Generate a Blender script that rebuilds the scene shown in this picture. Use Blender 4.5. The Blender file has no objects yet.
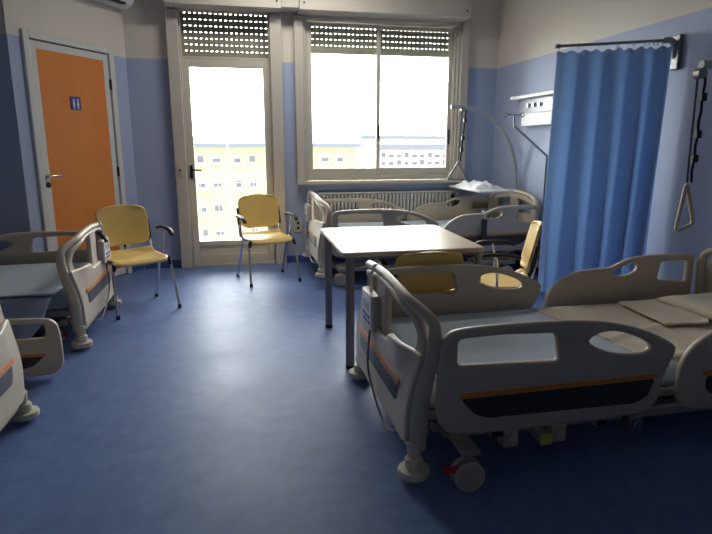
import bpy, bmesh, math, random
from mathutils import Vector, Matrix, noise
random.seed(7)
S = bpy.context.scene
C = S.collection
PI = math.pi
# ------------------------------------------------------------------ camera, world, exposure
cam_d = bpy.data.cameras.new('camera'); cam = bpy.data.objects.new('camera', cam_d); C.objects.link(cam)
cam.location = (0, 0, 1.4)
cam.rotation_euler = (PI/2 - 0.2138, 0, -0.2075)
cam_d.sensor_width = 36; cam_d.lens = 565.0/712*36; cam_d.clip_start = 0.02; cam_d.clip_end = 600
S.camera = cam
S.view_settings.view_transform = 'Standard'; S.view_settings.look = 'None'
S.view_settings.gamma = 1; S.view_settings.use_curve_mapping = False
S.view_settings.exposure = 0.0
W = bpy.data.worlds.new('overcast_sky'); S.world = W; W.use_nodes = True
wn = W.node_tree; bg = wn.nodes['Background']; bg.inputs[0].default_value = (1.0, 0.985, 0.955, 1)
# overcast sky, brighter on the side where the sun stands behind the clouds (beyond the windows)
wt = wn.nodes.new('ShaderNodeTexCoord'); ws = wn.nodes.new('ShaderNodeSeparateXYZ'); wn.links.new(wt.outputs['Generated'], ws.inputs[0])
wr = wn.nodes.new('ShaderNodeMapRange'); wr.interpolation_type = 'SMOOTHSTEP'; wr.inputs['From Min'].default_value = -0.35; wr.inputs['From Max'].default_value = 0.55
wr.inputs['To Min'].default_value = 4.6; wr.inputs['To Max'].default_value = 20
wn.links.new(ws.outputs['Y'], wr.inputs['Value']); wn.links.new(wr.outputs[0], bg.inputs[1])
def portal(name, x0, x1, z0, z1, y):
    l = bpy.data.lights.new(name, 'AREA'); l.shape = 'RECTANGLE'; l.size = x1-x0; l.size_y = z1-z0
    l.cycles.is_portal = True
    o = bpy.data.objects.new(name, l); C.objects.link(o); o.location = ((x0+x1)/2, y, (z0+z1)/2)
    o.rotation_euler = (-PI/2, 0, 0)
portal('window_daylight', 0.84, 2.64, 1.0, 2.46, 7.02)
portal('balcony_door_daylight', -0.50, 0.42, 0.05, 2.3, 7.02)

def added_ceiling_light(loc, sx, sy, watts):  # unseen ceiling light, added to lift the back wall that daylight leaves dark
    l = bpy.data.lights.new('back_wall_fill_light', 'AREA'); l.shape = 'RECTANGLE'; l.size = sx; l.size_y = sy; l.energy = watts; l.color = (1.0, .95, .86)
    o = bpy.data.objects.new('back_wall_fill_light', l); C.objects.link(o); o.location = loc
added_ceiling_light((0.7, 5.6, 3.27), 1.3, .28, 27)

# ------------------------------------------------------------------ materials
def lin(c): c /= 255.0; return c/12.92 if c <= 0.04045 else ((c+0.055)/1.055)**2.4
def rgb(r, g, b): return (lin(r), lin(g), lin(b), 1)
def mat(name, col, rough=0.5, metal=0.0, var=0.0, vscale=8, bump=0.0, bscale=60, spec=None, coat=0, emit=None):
    m = bpy.data.materials.new(name); m.use_nodes = True; nt = m.node_tree; p = nt.nodes['Principled BSDF']
    p.inputs['Base Color'].default_value = col; p.inputs['Roughness'].default_value = rough; p.inputs['Metallic'].default_value = metal
    if spec is not None: p.inputs['Specular IOR Level'].default_value = spec
    if coat: p.inputs['Coat Weight'].default_value = coat
    tc = nt.nodes.new('ShaderNodeTexCoord')
    if var:
        n = nt.nodes.new('ShaderNodeTexNoise'); n.inputs['Scale'].default_value = vscale; n.inputs['Detail'].default_value = 4
        nt.links.new(tc.outputs['Object'], n.inputs['Vector'])
        r = nt.nodes.new('ShaderNodeMapRange'); r.inputs['To Min'].default_value = 1-var; r.inputs['To Max'].default_value = 1+var
        nt.links.new(n.outputs['Fac'], r.inputs['Value'])
        mx = nt.nodes.new('ShaderNodeVectorMath'); mx.operation = 'SCALE'; mx.inputs[0].default_value = col[:3]
        nt.links.new(r.outputs[0], mx.inputs['Scale']); nt.links.new(mx.outputs[0], p.inputs['Base Color'])
    if bump:
        n2 = nt.nodes.new('ShaderNodeTexNoise'); n2.inputs['Scale'].default_value = bscale; n2.inputs['Detail'].default_value = 3
        nt.links.new(tc.outputs['Object'], n2.inputs['Vector'])
        b = nt.nodes.new('ShaderNodeBump'); b.inputs['Strength'].default_value = bump; b.inputs['Distance'].default_value = 0.01
        nt.links.new(n2.outputs['Fac'], b.inputs['Height']); nt.links.new(b.outputs[0], p.inputs['Normal'])
    return m
def wall_mat():
    m = mat('wall_paint', rgb(200, 192, 182), 0.6, bump=0.05, bscale=90); nt = m.node_tree; p = nt.nodes['Principled BSDF']
    g = nt.nodes.new('ShaderNodeNewGeometry'); sx = nt.nodes.new('ShaderNodeSeparateXYZ'); nt.links.new(g.outputs['Position'], sx.inputs[0])
    c = nt.nodes.new('ShaderNodeMath'); c.operation = 'GREATER_THAN'; c.inputs[1].default_value = 2.3; nt.links.new(sx.outputs['Z'], c.inputs[0])
    n = nt.nodes.new('ShaderNodeTexNoise'); n.inputs['Scale'].default_value = 1.2; nt.links.new(g.outputs['Position'], n.inputs['Vector'])
    a = nt.nodes.new('ShaderNodeMix'); a.data_type = 'RGBA'; a.inputs['A'].default_value = rgb(166, 180, 211); a.inputs['B'].default_value = rgb(172, 186, 216)
    nt.links.new(n.outputs['Fac'], a.inputs['Factor'])
    x = nt.nodes.new('ShaderNodeMix'); x.data_type = 'RGBA'; x.inputs['B'].default_value = rgb(222, 215, 205)
    nt.links.new(c.outputs[0], x.inputs['Factor']); nt.links.new(a.outputs['Result'], x.inputs['A']); nt.links.new(x.outputs['Result'], p.inputs['Base Color'])
    return m
def floor_mat():
    m = mat('blue_linoleum', rgb(70, 98, 160), 0.33, bump=0.02, bscale=25, spec=0.22); nt = m.node_tree; p = nt.nodes['Principled BSDF']
    g = nt.nodes.new('ShaderNodeNewGeometry')
    n = nt.nodes.new('ShaderNodeTexNoise'); n.inputs['Scale'].default_value = 9; n.inputs['Detail'].default_value = 8; n.inputs['Roughness'].default_value = 0.7
    nt.links.new(g.outputs['Position'], n.inputs['Vector'])
    cr = nt.nodes.new('ShaderNodeValToRGB'); cr.color_ramp.elements[0].position = 0.35; cr.color_ramp.elements[1].position = 0.68
    cr.color_ramp.elements[0].color = rgb(92, 114, 166); cr.color_ramp.elements[1].color = rgb(108, 132, 182)
    nt.links.new(n.outputs['Fac'], cr.inputs[0]); nt.links.new(cr.outputs[0], p.inputs['Base Color'])
    n2 = nt.nodes.new('ShaderNodeTexNoise'); n2.inputs['Scale'].default_value = 2.5; nt.links.new(g.outputs['Position'], n2.inputs['Vector'])
    r = nt.nodes.new('ShaderNodeMapRange'); r.inputs['To Min'].default_value = 0.42; r.inputs['To Max'].default_value = 0.56
    nt.links.new(n2.outputs['Fac'], r.inputs['Value']); nt.links.new(r.outputs[0], p.inputs['Roughness'])
    return m
def glass_mat():
    m = bpy.data.materials.new('window_glass'); m.use_nodes = True; nt = m.node_tree; nt.nodes.clear()
    o = nt.nodes.new('ShaderNodeOutputMaterial'); t = nt.nodes.new('ShaderNodeBsdfTransparent'); t.inputs[0].default_value = (0.93, 0.95, 0.95, 1)
    g = nt.nodes.new('ShaderNodeBsdfGlossy'); g.inputs['Roughness'].default_value = 0.02
    f = nt.nodes.new('ShaderNodeFresnel'); f.inputs['IOR'].default_value = 1.45
    mx = nt.nodes.new('ShaderNodeMixShader'); nt.links.new(f.outputs[0], mx.inputs[0]); nt.links.new(t.outputs[0], mx.inputs[1]); nt.links.new(g.outputs[0], mx.inputs[2])
    nt.links.new(mx.outputs[0], o.inputs[0]); return m
def curtain_mat():
    m = bpy.data.materials.new('curtain_cloth'); m.use_nodes = True; nt = m.node_tree; p = nt.nodes['Principled BSDF']; o = nt.nodes['Material Output']
    p.inputs['Base Color'].default_value = rgb(176, 200, 228); p.inputs['Roughness'].default_value = 0.8
    p.inputs['Sheen Weight'].default_value = 0.2
    t = nt.nodes.new('ShaderNodeBsdfTranslucent'); t.inputs[0].default_value = rgb(184, 210, 240)
    n = nt.nodes.new('ShaderNodeTexNoise'); n.inputs['Scale'].default_value = 150; tc = nt.nodes.new('ShaderNodeTexCoord'); nt.links.new(tc.outputs['Object'], n.inputs['Vector'])
    b = nt.nodes.new('ShaderNodeBump'); b.inputs['Strength'].default_value = 0.1; nt.links.new(n.outputs['Fac'], b.inputs['Height']); nt.links.new(b.outputs[0], p.inputs['Normal'])
    mx = nt.nodes.new('ShaderNodeMixShader'); mx.inputs[0].default_value = 0.5
    nt.links.new(p.outputs[0], mx.inputs[1]); nt.links.new(t.outputs[0], mx.inputs[2]); nt.links.new(mx.outputs[0], o.inputs[0]); return m
def wood_mat(name, c1, c2, rough=0.45, scale=3):
    m = mat(name, c1, rough); nt = m.node_tree; p = nt.nodes['Principled BSDF']
    tc = nt.nodes.new('ShaderNodeTexCoord'); mp = nt.nodes.new('ShaderNodeMapping'); mp.inputs['Scale'].default_value = (8, 8, 0.7)
    nt.links.new(tc.outputs['Object'], mp.inputs[0]); n = nt.nodes.new('ShaderNodeTexNoise'); n.inputs['Scale'].default_value = scale; n.inputs['Detail'].default_value = 6
    nt.links.new(mp.outputs[0], n.inputs['Vector']); a = nt.nodes.new('ShaderNodeMix'); a.data_type = 'RGBA'; a.inputs['A'].default_value = c1; a.inputs['B'].default_value = c2
    nt.links.new(n.outputs['Fac'], a.inputs['Factor']); nt.links.new(a.outputs['Result'], p.inputs['Base Color']); return m
M = {}
M['wall'] = wall_mat(); M['floor'] = floor_mat(); M['glass'] = glass_mat(); M['curtain'] = curtain_mat()
M['ceiling'] = mat('ceiling_paint', rgb(215, 212, 205), 0.8, bump=0.05)
M['skirt'] = mat('blue_skirting_vinyl', rgb(66, 92, 152), 0.4, var=0.05)
M['alu'] = mat('cream_window_frame', rgb(205, 200, 186), 0.4, var=0.02, bump=0.02)
M['casing'] = mat('cream_casing', rgb(200, 194, 184), 0.5, var=0.03, vscale=4)
M['shutter'] = mat('roller_shutter_slat', rgb(150, 148, 132), 0.55, var=0.04)
M['orange'] = wood_mat('orange_door_laminate', rgb(226, 138, 56), rgb(214, 124, 46), 0.4)
M['doorframe'] = mat('white_door_aluminium', rgb(214, 216, 212), 0.35, var=0.02)
M['black'] = mat('black_plastic', rgb(22, 22, 25), 0.45, bump=0.05)
M['chrome'] = mat('chrome_tube', rgb(205, 208, 212), 0.22, 1.0, var=0.03)
M['steel'] = mat('brushed_steel', rgb(150, 150, 152), 0.35, 0.9, var=0.05)
M['bed'] = mat('cream_grey_bed_plastic', rgb(204, 190, 170), 0.42, var=0.02, bump=0.03, bscale=200)
M['bedpale'] = mat('cream_bumper_plastic', rgb(222, 214, 190), 0.45, var=0.03)
M['slate'] = mat('slate_inlay_plastic', rgb(62, 62, 68), 0.45, var=0.04)
M['ostripe'] = mat('orange_inlay_plastic', rgb(232, 140, 50), 0.45, var=0.03)
M['frame'] = mat('grey_bed_steel', rgb(165, 162, 158), 0.45, 0.2, var=0.05)
M['mattress'] = mat('blue_grey_mattress_cover', rgb(176, 196, 212), 0.7, var=0.05, bump=0.2, bscale=12)
M['bluesheet'] = mat('pale_blue_sheet', rgb(188, 202, 216), 0.8, var=0.05, bump=0.3, bscale=10)
M['greysheet'] = mat('grey_blue_bedspread', rgb(118, 132, 160), 0.8, var=0.06, bump=0.3, bscale=10)
M['cream'] = mat('cream_cotton', rgb(226, 214, 194), 0.85, var=0.04, bump=0.3, bscale=14)
M['white'] = mat('white_plastic', rgb(228, 230, 232), 0.4, var=0.02)
M['cloth'] = mat('white_cotton', rgb(235, 238, 242), 0.85, var=0.03, bump=0.3, bscale=20)
M['yellow'] = mat('yellow_chair_shell', rgb(240, 206, 122), 0.42, var=0.03, bump=0.03, bscale=120)
M['table'] = wood_mat('pale_beech_laminate', rgb(224, 204, 178), rgb(214, 192, 164), 0.4)
M['leg'] = mat('grey_painted_leg', rgb(138, 134, 134), 0.4, 0.3, var=0.03)
M['rad'] = mat('radiator_enamel', rgb(214, 214, 210), 0.35, var=0.02)
M['wood'] = wood_mat('cabinet_beech', rgb(222, 160, 96), rgb(204, 140, 80), 0.45)
M['blueink'] = mat('blue_print', rgb(50, 60, 150), 0.5, var=0.05)
M['red'] = mat('red_pedal_plastic', rgb(190, 40, 35), 0.45, var=0.05)
M['label'] = mat('yellow_label', rgb(226, 214, 90), 0.5, var=0.05)
M['lcd'] = mat('grey_display', rgb(150, 160, 175), 0.3, var=0.05)
M['stone'] = mat('sill_marble', rgb(206, 196, 176), 0.4, var=0.08, vscale=5)
M['facade'] = mat('ochre_render_facade', rgb(196, 184, 138), 0.9, var=0.05, vscale=0.4)
M['facade2'] = mat('pale_far_facade', rgb(196, 190, 172), 0.9, var=0.05, vscale=0.3)
M['eave'] = mat('grey_eave', rgb(112, 120, 134), 0.8, var=0.05)
M['rooft'] = mat('pale_roof', rgb(176, 172, 170), 0.9, var=0.05, vscale=0.5)
M['shade'] = mat('facade_window_glass', rgb(96, 100, 110), 0.3, var=0.1)
M['lintel'] = mat('facade_balcony_panel', rgb(188, 188, 184), 0.8, var=0.05)
M['concrete'] = mat('balcony_concrete', rgb(150, 148, 142), 0.9, var=0.08)
M['railmetal'] = mat('grey_railing_paint', rgb(205, 206, 200), 0.5, var=0.05)
M['polepaint'] = mat('light_grey_pole_enamel', rgb(176, 182, 186), 0.35, 0.2, var=0.03)
M['strap'] = mat('dark_webbing', rgb(120, 118, 118), 0.8, var=0.05)

# ------------------------------------------------------------------ mesh helpers
class MB:
    def __init__(s): s.v = []; s.f = []
    def add(s, vs, fs):
        k = len(s.v); s.v += [tuple(v) for v in vs]; s.f += [tuple(i+k for i in f) for f in fs]; return s
    def box(s, x0, x1, y0, y1, z0, z1, mtx=None):
        vs = [Vector((x, y, z)) for x in (x0, x1) for y in (y0, y1) for z in (z0, z1)]
        if mtx: vs = [mtx @ v for v in vs]
        return s.add(vs, [(0,1,3,2),(4,6,7,5),(0,4,5,1),(2,3,7,6),(0,2,6,4),(1,5,7,3)])
    def sweep(s, pts, rad, n=10, closed=False, flat=1.0, up=(0,0,1), cap=True):
        P = [Vector(p) for p in pts]; N = len(P); rings = []
        prev = None
        for i, p in enumerate(P):
            a = P[(i-1) % N] if (closed or i > 0) else p; b = P[(i+1) % N] if (closed or i < N-1) else p
            t = (b-a).normalized()
            if prev is None:
                u = Vector(up); 
                if abs(u.dot(t)) > 0.9: u = Vector((1,0,0)) if abs(t.x) < 0.9 else Vector((0,1,0))
            else: u = prev
            u = (u - t*u.dot(t)).normalized(); prev = u; w = t.cross(u)
            r = rad[i] if isinstance(rad, (list, tuple)) else rad
            rings.append([p + u*(r*math.cos(2*PI*k/n)) + w*(r*flat*math.sin(2*PI*k/n)) for k in range(n)])
        vs = [v for r in rings for v in r]; fs = []
        for i in range(N if closed else N-1):
            j = (i+1) % N
            for k in range(n): fs.append((i*n+k, i*n+(k+1) % n, j*n+(k+1) % n, j*n+k))
        if not closed and cap: fs.append(tuple(range(n))[::-1]); fs.append(tuple((N-1)*n+k for k in range(n)))
        return s.add(vs, fs)
    def cyl(s, a, b, r, n=16, r2=None): return s.sweep([a, b], [r, r if r2 is None else r2], n)
    def lathe(s, prof, c, axis='z', n=24):
        vs = []; fs = []
        for r, h in prof:
            for k in range(n):
                a = 2*PI*k/n; q = (r*math.cos(a), r*math.sin(a), h)
                if axis == 'y': q = (q[0], q[2], q[1])
                if axis == 'x': q = (q[2], q[0], q[1])
                vs.append((c[0]+q[0], c[1]+q[1], c[2]+q[2]))
        m = len(prof)
        for i in range(m-1):
            for k in range(n): fs.append((i*n+k, i*n+(k+1) % n, (i+1)*n+(k+1) % n, (i+1)*n+k))
        fs.append(tuple(range(n))[::-1]); fs.append(tuple((m-1)*n+k for k in range(n)))
        return s.add(vs, fs)
    def grid(s, fn, nu, nv):
        vs = [fn(i/nu, j/nv) for i in range(nu+1) for j in range(nv+1)]
        fs = [(i*(nv+1)+j, (i+1)*(nv+1)+j, (i+1)*(nv+1)+j+1, i*(nv+1)+j+1) for i in range(nu) for j in range(nv)]
        return s.add(vs, fs)
    def plate(s, outline, holes, y0, y1, bev, fn, cu_=(), cv_=()):
        """outline/holes: lists of (u,v); slab from depth y0 to y1; fn maps (u,v,d)->xyz"""
        cu = bpy.data.curves.new('t', 'CURVE'); cu.dimensions = '2D'; cu.fill_mode = 'BOTH'
        t = y1-y0; cu.extrude = max(t/2-bev, 0); cu.bevel_depth = bev; cu.bevel_resolution = 2; cu.offset = -bev
        for poly in [outline]+holes:
            sp = cu.splines.new('POLY'); sp.points.add(len(poly)-1); sp.use_cyclic_u = True
            for q, (u, v) in zip(sp.points, poly): q.co = (u, v, 0, 1)
        o = bpy.data.objects.new('t', cu); C.objects.link(o); dg = bpy.context.evaluated_depsgraph_get(); dg.update()
        me = bpy.data.meshes.new_from_object(o.evaluated_get(dg))
        bm = bmesh.new(); bm.from_mesh(me); bmesh.ops.remove_doubles(bm, verts=bm.verts, dist=1e-5)
        for c in cu_: bmesh.ops.bisect_plane(bm, geom=bm.verts[:]+bm.edges[:]+bm.faces[:], plane_co=(c,0,0), plane_no=(1,0,0))
        for c in cv_: bmesh.ops.bisect_plane(bm, geom=bm.verts[:]+bm.edges[:]+bm.faces[:], plane_co=(0,c,0), plane_no=(0,1,0))
        bm.verts.index_update()
        s.add([fn(v.co.x, v.co.y, v.co.z + (y0+y1)/2) for v in bm.verts], [tuple(v.index for v in f.verts) for f in bm.faces])
        bm.free(); bpy.data.objects.remove(o); bpy.data.curves.remove(cu); bpy.data.meshes.remove(me)
        return s
    def build(s, name, m, parent=None, bevel=0.0, smooth=True, sub=0, solid=0, seg=2, angle=35):
        me = bpy.data.meshes.new(name); me.from_pydata(s.v, [], s.f)
        bm = bmesh.new(); bm.from_mesh(me); bmesh.ops.recalc_face_normals(bm, faces=bm.faces); bm.to_mesh(me); bm.free()
        if smooth:
            me.polygons.foreach_set('use_smooth', [True]*len(me.polygons)); me.set_sharp_from_angle(angle=math.radians(angle))
        me.materials.append(m)
        o = bpy.data.objects.new(name, me); C.objects.link(o)
        if parent: o.parent = parent
        if solid: d = o.modifiers.new('s', 'SOLIDIFY'); d.thickness = solid; d.offset = 0
        if bevel: d = o.modifiers.new('b', 'BEVEL'); d.width = bevel; d.segments = seg; d.limit_method = 'ANGLE'; d.angle_limit = math.radians(40)
        if sub: d = o.modifiers.new('u', 'SUBSURF'); d.levels = sub; d.render_levels = sub
        return o
def tag(o, label, cat, group=None):
    o['label'] = label; o['category'] = cat
    if group: o['group'] = group
    return o
def struct(o): o['kind'] = 'structure'; return o
def empty(name, loc=(0,0,0), rz=0):
    o = bpy.data.objects.new(name, None); C.objects.link(o); o.location = loc; o.rotation_euler = (0,0,rz); o.empty_display_size = 0.1; return o
def copy_tree(o, parent=None):
    c = o.copy(); C.objects.link(c); c.parent = parent
    for ch in list(o.children): copy_tree(ch, c)
    return c
def spline(pts, n=8, closed=False):
    P = [Vector(p) for p in pts]; N = len(P); out = []
    for i in range(N if closed else N-1):
        p0 = P[(i-1) % N] if closed or i > 0 else P[i]*2-P[i+1]; p1 = P[i]; p2 = P[(i+1) % N]; p3 = P[(i+2) % N] if closed or i < N-2 else P[i+1]*2-P[i]
        for k in range(n):
            t = k/n; out.append(0.5*((2*p1)+(p2-p0)*t+(2*p0-5*p1+4*p2-p3)*t*t+(3*p1-p0-3*p2+p3)*t**3))
    if not closed: out.append(P[-1])
    return out
def rounded(poly, r, n=5):
    """round every corner of a 2D polygon; r float or list"""
    out = []; N = len(poly)
    for i in range(N):
        p = Vector(poly[i]); a = Vector(poly[i-1]); b = Vector(poly[(i+1) % N]); rr = r[i] if isinstance(r, (list, tuple)) else r
        da = (a-p); db = (b-p); q = min(rr, da.length*0.48, db.length*0.48); s = p+da.normalized()*q; e = p+db.normalized()*q
        if q < 1e-4: out.append(tuple(p)); continue
        for k in range(n+1):
            t = k/n; out.append(tuple(s*(1-t)**2+p*2*t*(1-t)+e*t*t))
    return out

# ------------------------------------------------------------------ room shell
XR, XL, YB, YF, ZC = 3.17, -3.62, 6.72, -3.2, 3.4
A = Vector((-1.09, 6.72)); B = Vector((-1.815, 5.50))           # slanted door wall, from back corner to the return
dd = (B-A).normalized(); nn = Vector((-dd.y, dd.x))              # nn points into the room
if nn.dot(Vector((0,5))-A) < 0: nn = -nn
f = MB().add([(XL-.3,YF-.3,0),(XR+.3,YF-.3,0),(XR+.3,YB+.28,0),(XL-.3,YB+.28,0),(XL-.3,YF-.3,-.2),(XR+.3,YF-.3,-.2),(XR+.3,YB+.28,-.2),(XL-.3,YB+.28,-.2)],
             [(0,1,2,3),(7,6,5,4),(0,4,5,1),(1,5,6,2),(2,6,7,3),(3,7,4,0)])
struct(f.build('floor', M['floor'], smooth=False))
struct(MB().box(XL-.3,XR+.3,YF-.3,YB+.3,ZC,ZC+.2).build('ceiling', M['ceiling'], smooth=False))
DX0, DX1, DZ = -.53, .43, 2.86      # balcony door opening
WX0, WX1, WZ0, WZ1 = .82, 2.65, .98, 2.86
w = MB()
w.box(-1.6, DX0, YB, YB+.28, 0, ZC); w.box(DX0, DX1, YB, YB+.28, DZ, ZC); w.box(DX1, WX0, YB, YB+.28, 0, ZC)
w.box(WX0, WX1, YB, YB+.28, 0, WZ0-.02); w.box(WX0, WX1, YB, YB+.28, WZ1, ZC); w.box(WX1, XR+.3, YB, YB+.28, 0, ZC)
struct(w.build('wall_back', M['wall'], smooth=False))
struct(MB().box(XR, XR+.2, YF-.2, YB, 0, ZC).build('wall_right', M['wall'], smooth=False))
struct(MB().box(XL-.2, XL, YF-.2, B.y+.2, 0, ZC).build('wall_left', M['wall'], smooth=False))
struct(MB().box(XL, XR, YF-.2, YF, 0, ZC).build('wall_front', M['wall'], smooth=False))
# slanted wall (u from back corner, d = distance into the room)
def dw(u, d, z): q = A+dd*u+nn*d; return Vector((q.x, q.y, z))
def dbox(mb, u0, u1, d0, d1, z0, z1):
    mb.add([dw(u, d, z) for u in (u0,u1) for d in (d0,d1) for z in (z0,z1)], [(0,1,3,2),(4,6,7,5),(0,4,5,1),(2,3,7,6),(0,2,6,4),(1,5,7,3)])
L = (B-A).length
w = MB(); dbox(w, -.15, .28, -.2, 0, 0, ZC); dbox(w, 1.22, L, -.2, 0, 0, ZC); dbox(w, .28, 1.22, -.2, 0, 2.30, ZC)
dbox(w, .28, 1.22, -.2, -.09, 0, 2.30)
struct(w.build('wall_left_slanted', M['wall'], smooth=False))
e = dw(L, 0, 0); g = dw(L, -.2, 0)
w = MB().add([(XL-.2, e.y, 0), (e.x, e.y, 0), (g.x, g.y, 0), (XL-.2, g.y, 0), (XL-.2, e.y, ZC), (e.x, e.y, ZC), (g.x, g.y, ZC), (XL-.2, g.y, ZC)],
             [(0,1,2,3),(7,6,5,4),(0,4,5,1),(1,5,6,2),(2,6,7,3),(3,7,4,0)])
struct(w.build('wall_left_return', M['wall'], smooth=False))
# skirting
sk = MB(); sk.box(-1.06, DX0-.13, YB-.012, YB, 0, .09); sk.box(DX1+.12, XR, YB-.012, YB, 0, .09)
struct(sk.build('baseboard_back', M['skirt'], bevel=.004))
struct(MB().box(XR-.012, XR, YF, YB-.012, 0, .09).build('baseboard_right', M['skirt'], bevel=.004))
sk = MB(); dbox(sk, .0, .2, 0, .012, 0, .09); dbox(sk, 1.3, L, 0, .012, 0, .09)
struct(sk.build('baseboard_left_slanted', M['skirt'], bevel=.004))
struct(MB().box(XL, e.x, e.y-.012, e.y, 0, .09).build('baseboard_left_return', M['skirt'], bevel=.004))
struct(MB().box(XL, XL+.012, YF, e.y-.012, 0, .09).build('baseboard_left', M['skirt'], bevel=.004))
struct(MB().box(XL+.012, XR-.012, YF, YF+.012, 0, .09).build('baseboard_front', M['skirt'], bevel=.004))

cl0 = empty('added_ceiling_lamp', (0.7, 5.6, ZC)); tag(cl0, 'added white ceiling lamp out of view, lifting the dark back wall', 'ceiling lamp')  # body of the added lamp, out of view; suggested only by a faint reflection
MB().box(-.68,.68,-.17,.17,-.09,0).build('lamp_housing', M['white'], cl0, bevel=.01)
mg = mat('added_lamp_diffuser', rgb(240,240,235), .5); mg.node_tree.nodes['Principled BSDF'].inputs['Emission Color'].default_value = (1,.95,.86,1); mg.node_tree.nodes['Principled BSDF'].inputs['Emission Strength'].default_value = 1.5
MB().box(-.65,.65,-.14,.14,-.105,-.09).build('diffuser', mg, cl0, bevel=.004)

# ------------------------------------------------------------------ orange door (door_1)
d1 = struct(empty('door_1', dw(.75, 0, 0)))
def under(o, p): o.parent = p; o.matrix_parent_inverse = Matrix.Translation(p.location).inverted(); return o
fr = MB()
dbox(fr, .21, .275, -.08, .03, 0, 2.365); dbox(fr, 1.225, 1.29, -.08, .03, 0, 2.365); dbox(fr, .275, 1.225, -.08, .03, 2.30, 2.365)
under(fr.build('door_frame', M['doorframe'], bevel=.006), d1)
lf = MB(); dbox(lf, .283, .35, -.05, .008, .01, 2.29); dbox(lf, 1.15, 1.217, -.05, .008, .01, 2.29); dbox(lf, .35, 1.15, -.05, .008, 2.225, 2.29); dbox(lf, .35, 1.15, -.05, .008, .01, .08)
lfo = under(lf.build('leaf_edge', M['doorframe'], bevel=.003), d1)
pn = MB(); dbox(pn, .35, 1.15, -.04, .004, .08, 2.225); under(pn.build('leaf_panel', M['orange']), d1)
gp = MB(); dbox(gp, .275, .283, -.06, -.004, 0, 2.3); dbox(gp, 1.217, 1.225, -.06, -.004, 0, 2.3); dbox(gp, .283, 1.217, -.06, -.004, 2.29, 2.3)
under(gp.build('rubber_gasket', M['black'], smooth=False), d1)
h = MB(); h.cyl(dw(1.185,.008,1.115), dw(1.185,.018,1.115), .026); h.sweep([dw(1.185,.018,1.115), dw(1.185,.055,1.115), dw(1.17,.062,1.115), dw(1.06,.062,1.115)], .010)
under(h.build('handle', M['chrome']), d1)
h = MB(); h.cyl(dw(1.185,.008,1.035), dw(1.185,.02,1.035), .025); under(h.build('lock_rosette', M['black']), d1)
for z in (.35, 1.12, 2.0):
    h = MB(); h.cyl(dw(.279,.018,z-.05), dw(.279,.018,z+.05), .012); under(h.build('hinge', M['black']), d1)
sg = MB(); dbox(sg, .70, .82, .004, .012, 1.725, 1.845); so = under(sg.build('pictogram_sign', M['blueink'], bevel=.002), d1)
pc = MB()
for u in (.735, .785):
    dbox(pc, u-.010, u+.010, .012, .0135, 1.765, 1.80); dbox(pc, u-.009, u-.002, .012, .0135, 1.735, 1.766); dbox(pc, u+.002, u+.009, .012, .0135, 1.735, 1.766)
    c0 = dw(u, .012, 1.815); pc.cyl(c0, c0+Vector((nn.x, nn.y, 0))*.0015, .010, 12)
po = pc.build('pictogram', M['white'], smooth=False); po.parent = so; po.matrix_parent_inverse = (Matrix.Translation(d1.location)).inverted() @ Matrix.Translation((0,0,0)); po.matrix_parent_inverse = Matrix.Identity(4)

# ------------------------------------------------------------------ balcony door (door_2)
d2 = struct(empty('door_2', (-.05, YB, 0)))
def fix(o): return under(o, d2)
cs = MB()
cs.box(-.655, -.53, YB-.10, YB+.02, 0, 2.79); cs.box(.43, .555, YB-.10, YB+.02, 0, 2.79); cs.box(-.53, .43, YB-.05, YB+.02, 2.79, 2.86)
cs.box(-.53,-.515,YB-.03,YB+.2,0,2.86); cs.box(.415,.43,YB-.03,YB+.2,0,2.86)
fix(cs.build('door_casing', M['casing'], bevel=.008))
lf = MB(); y0, y1 = YB-.02, YB+.03
lf.box(-.515, -.445, y0, y1, .03, 2.31); lf.box(.345, .415, y0, y1, .03, 2.31); lf.box(-.445, .345, y0, y1, .03, .14); lf.box(-.445,.345,y0,y1,.24,.30); lf.box(-.445, .345, y0, y1, 2.225, 2.31)
fix(lf.build('leaf_frame', M['alu'], bevel=.006))
fix(MB().box(-.445,.345,y0+.015,y1-.015,.14,.24).build('bottom_panel', M['alu'], bevel=.002))
fix(MB().box(-.445,.345,y0+.022,y1-.022,.30,2.225).build('glass_pane', M['glass'], smooth=False))
fix(MB().box(-.515,.415,y0-.01,y1+.03,0,.028).build('threshold', M['alu'], bevel=.004))
h = MB(); h.box(-.50,-.468,y0-.012,y0,1.02,1.17); h.cyl((-.484,y0-.01,1.12),(-.484,y0-.05,1.12),.010); h.sweep([(-.484,y0-.05,1.12),(-.46,y0-.052,1.12),(-.37,y0-.05,1.115)],.010)
fix(h.build('handle', M['black'], bevel=.002))
h = MB(); h.box(-.62,-.575,YB-.112,YB-.10,1.06,1.18); so2 = fix(h.build('strap_guide_plate', M['casing'], bevel=.003))
h = MB(); h.cyl((-.598,YB-.112,1.12),(-.598,YB-.118,1.12),.012); fix(h.build('keyhole', M['black']))
def shutter(x0, x1, z0, z1, y, name, parent, first=0.0):
    m = MB(); z = z0; bar = .045; pit = .062
    m.box(x0, x1, y-.007, y+.007, z0-.012, z0+.018); z = z0+.018
    while z < z1:
        m.box(x0, x1, y-.006, y+.006, z, min(z+.056, z1))
        zz = z+.056
        if zz < z1:
            n = int((x1-x0)/.052); s = (x1-x0)/n
            for i in range(n): m.box(x0+i*s, x0+i*s+s-.020, y-.004, y+.004, zz, zz+.009)
        z = zz+.009
    o = m.build(name, M['shutter'], smooth=False); return under(o, parent)
shutter(-.515, .415, 2.33, 2.86, YB+.10, 'roller_shutter', d2)
fix(MB().box(-.515,.415,YB-.02,YB+.12,2.31,2.335).build('transom', M['alu'], bevel=.003))

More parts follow.
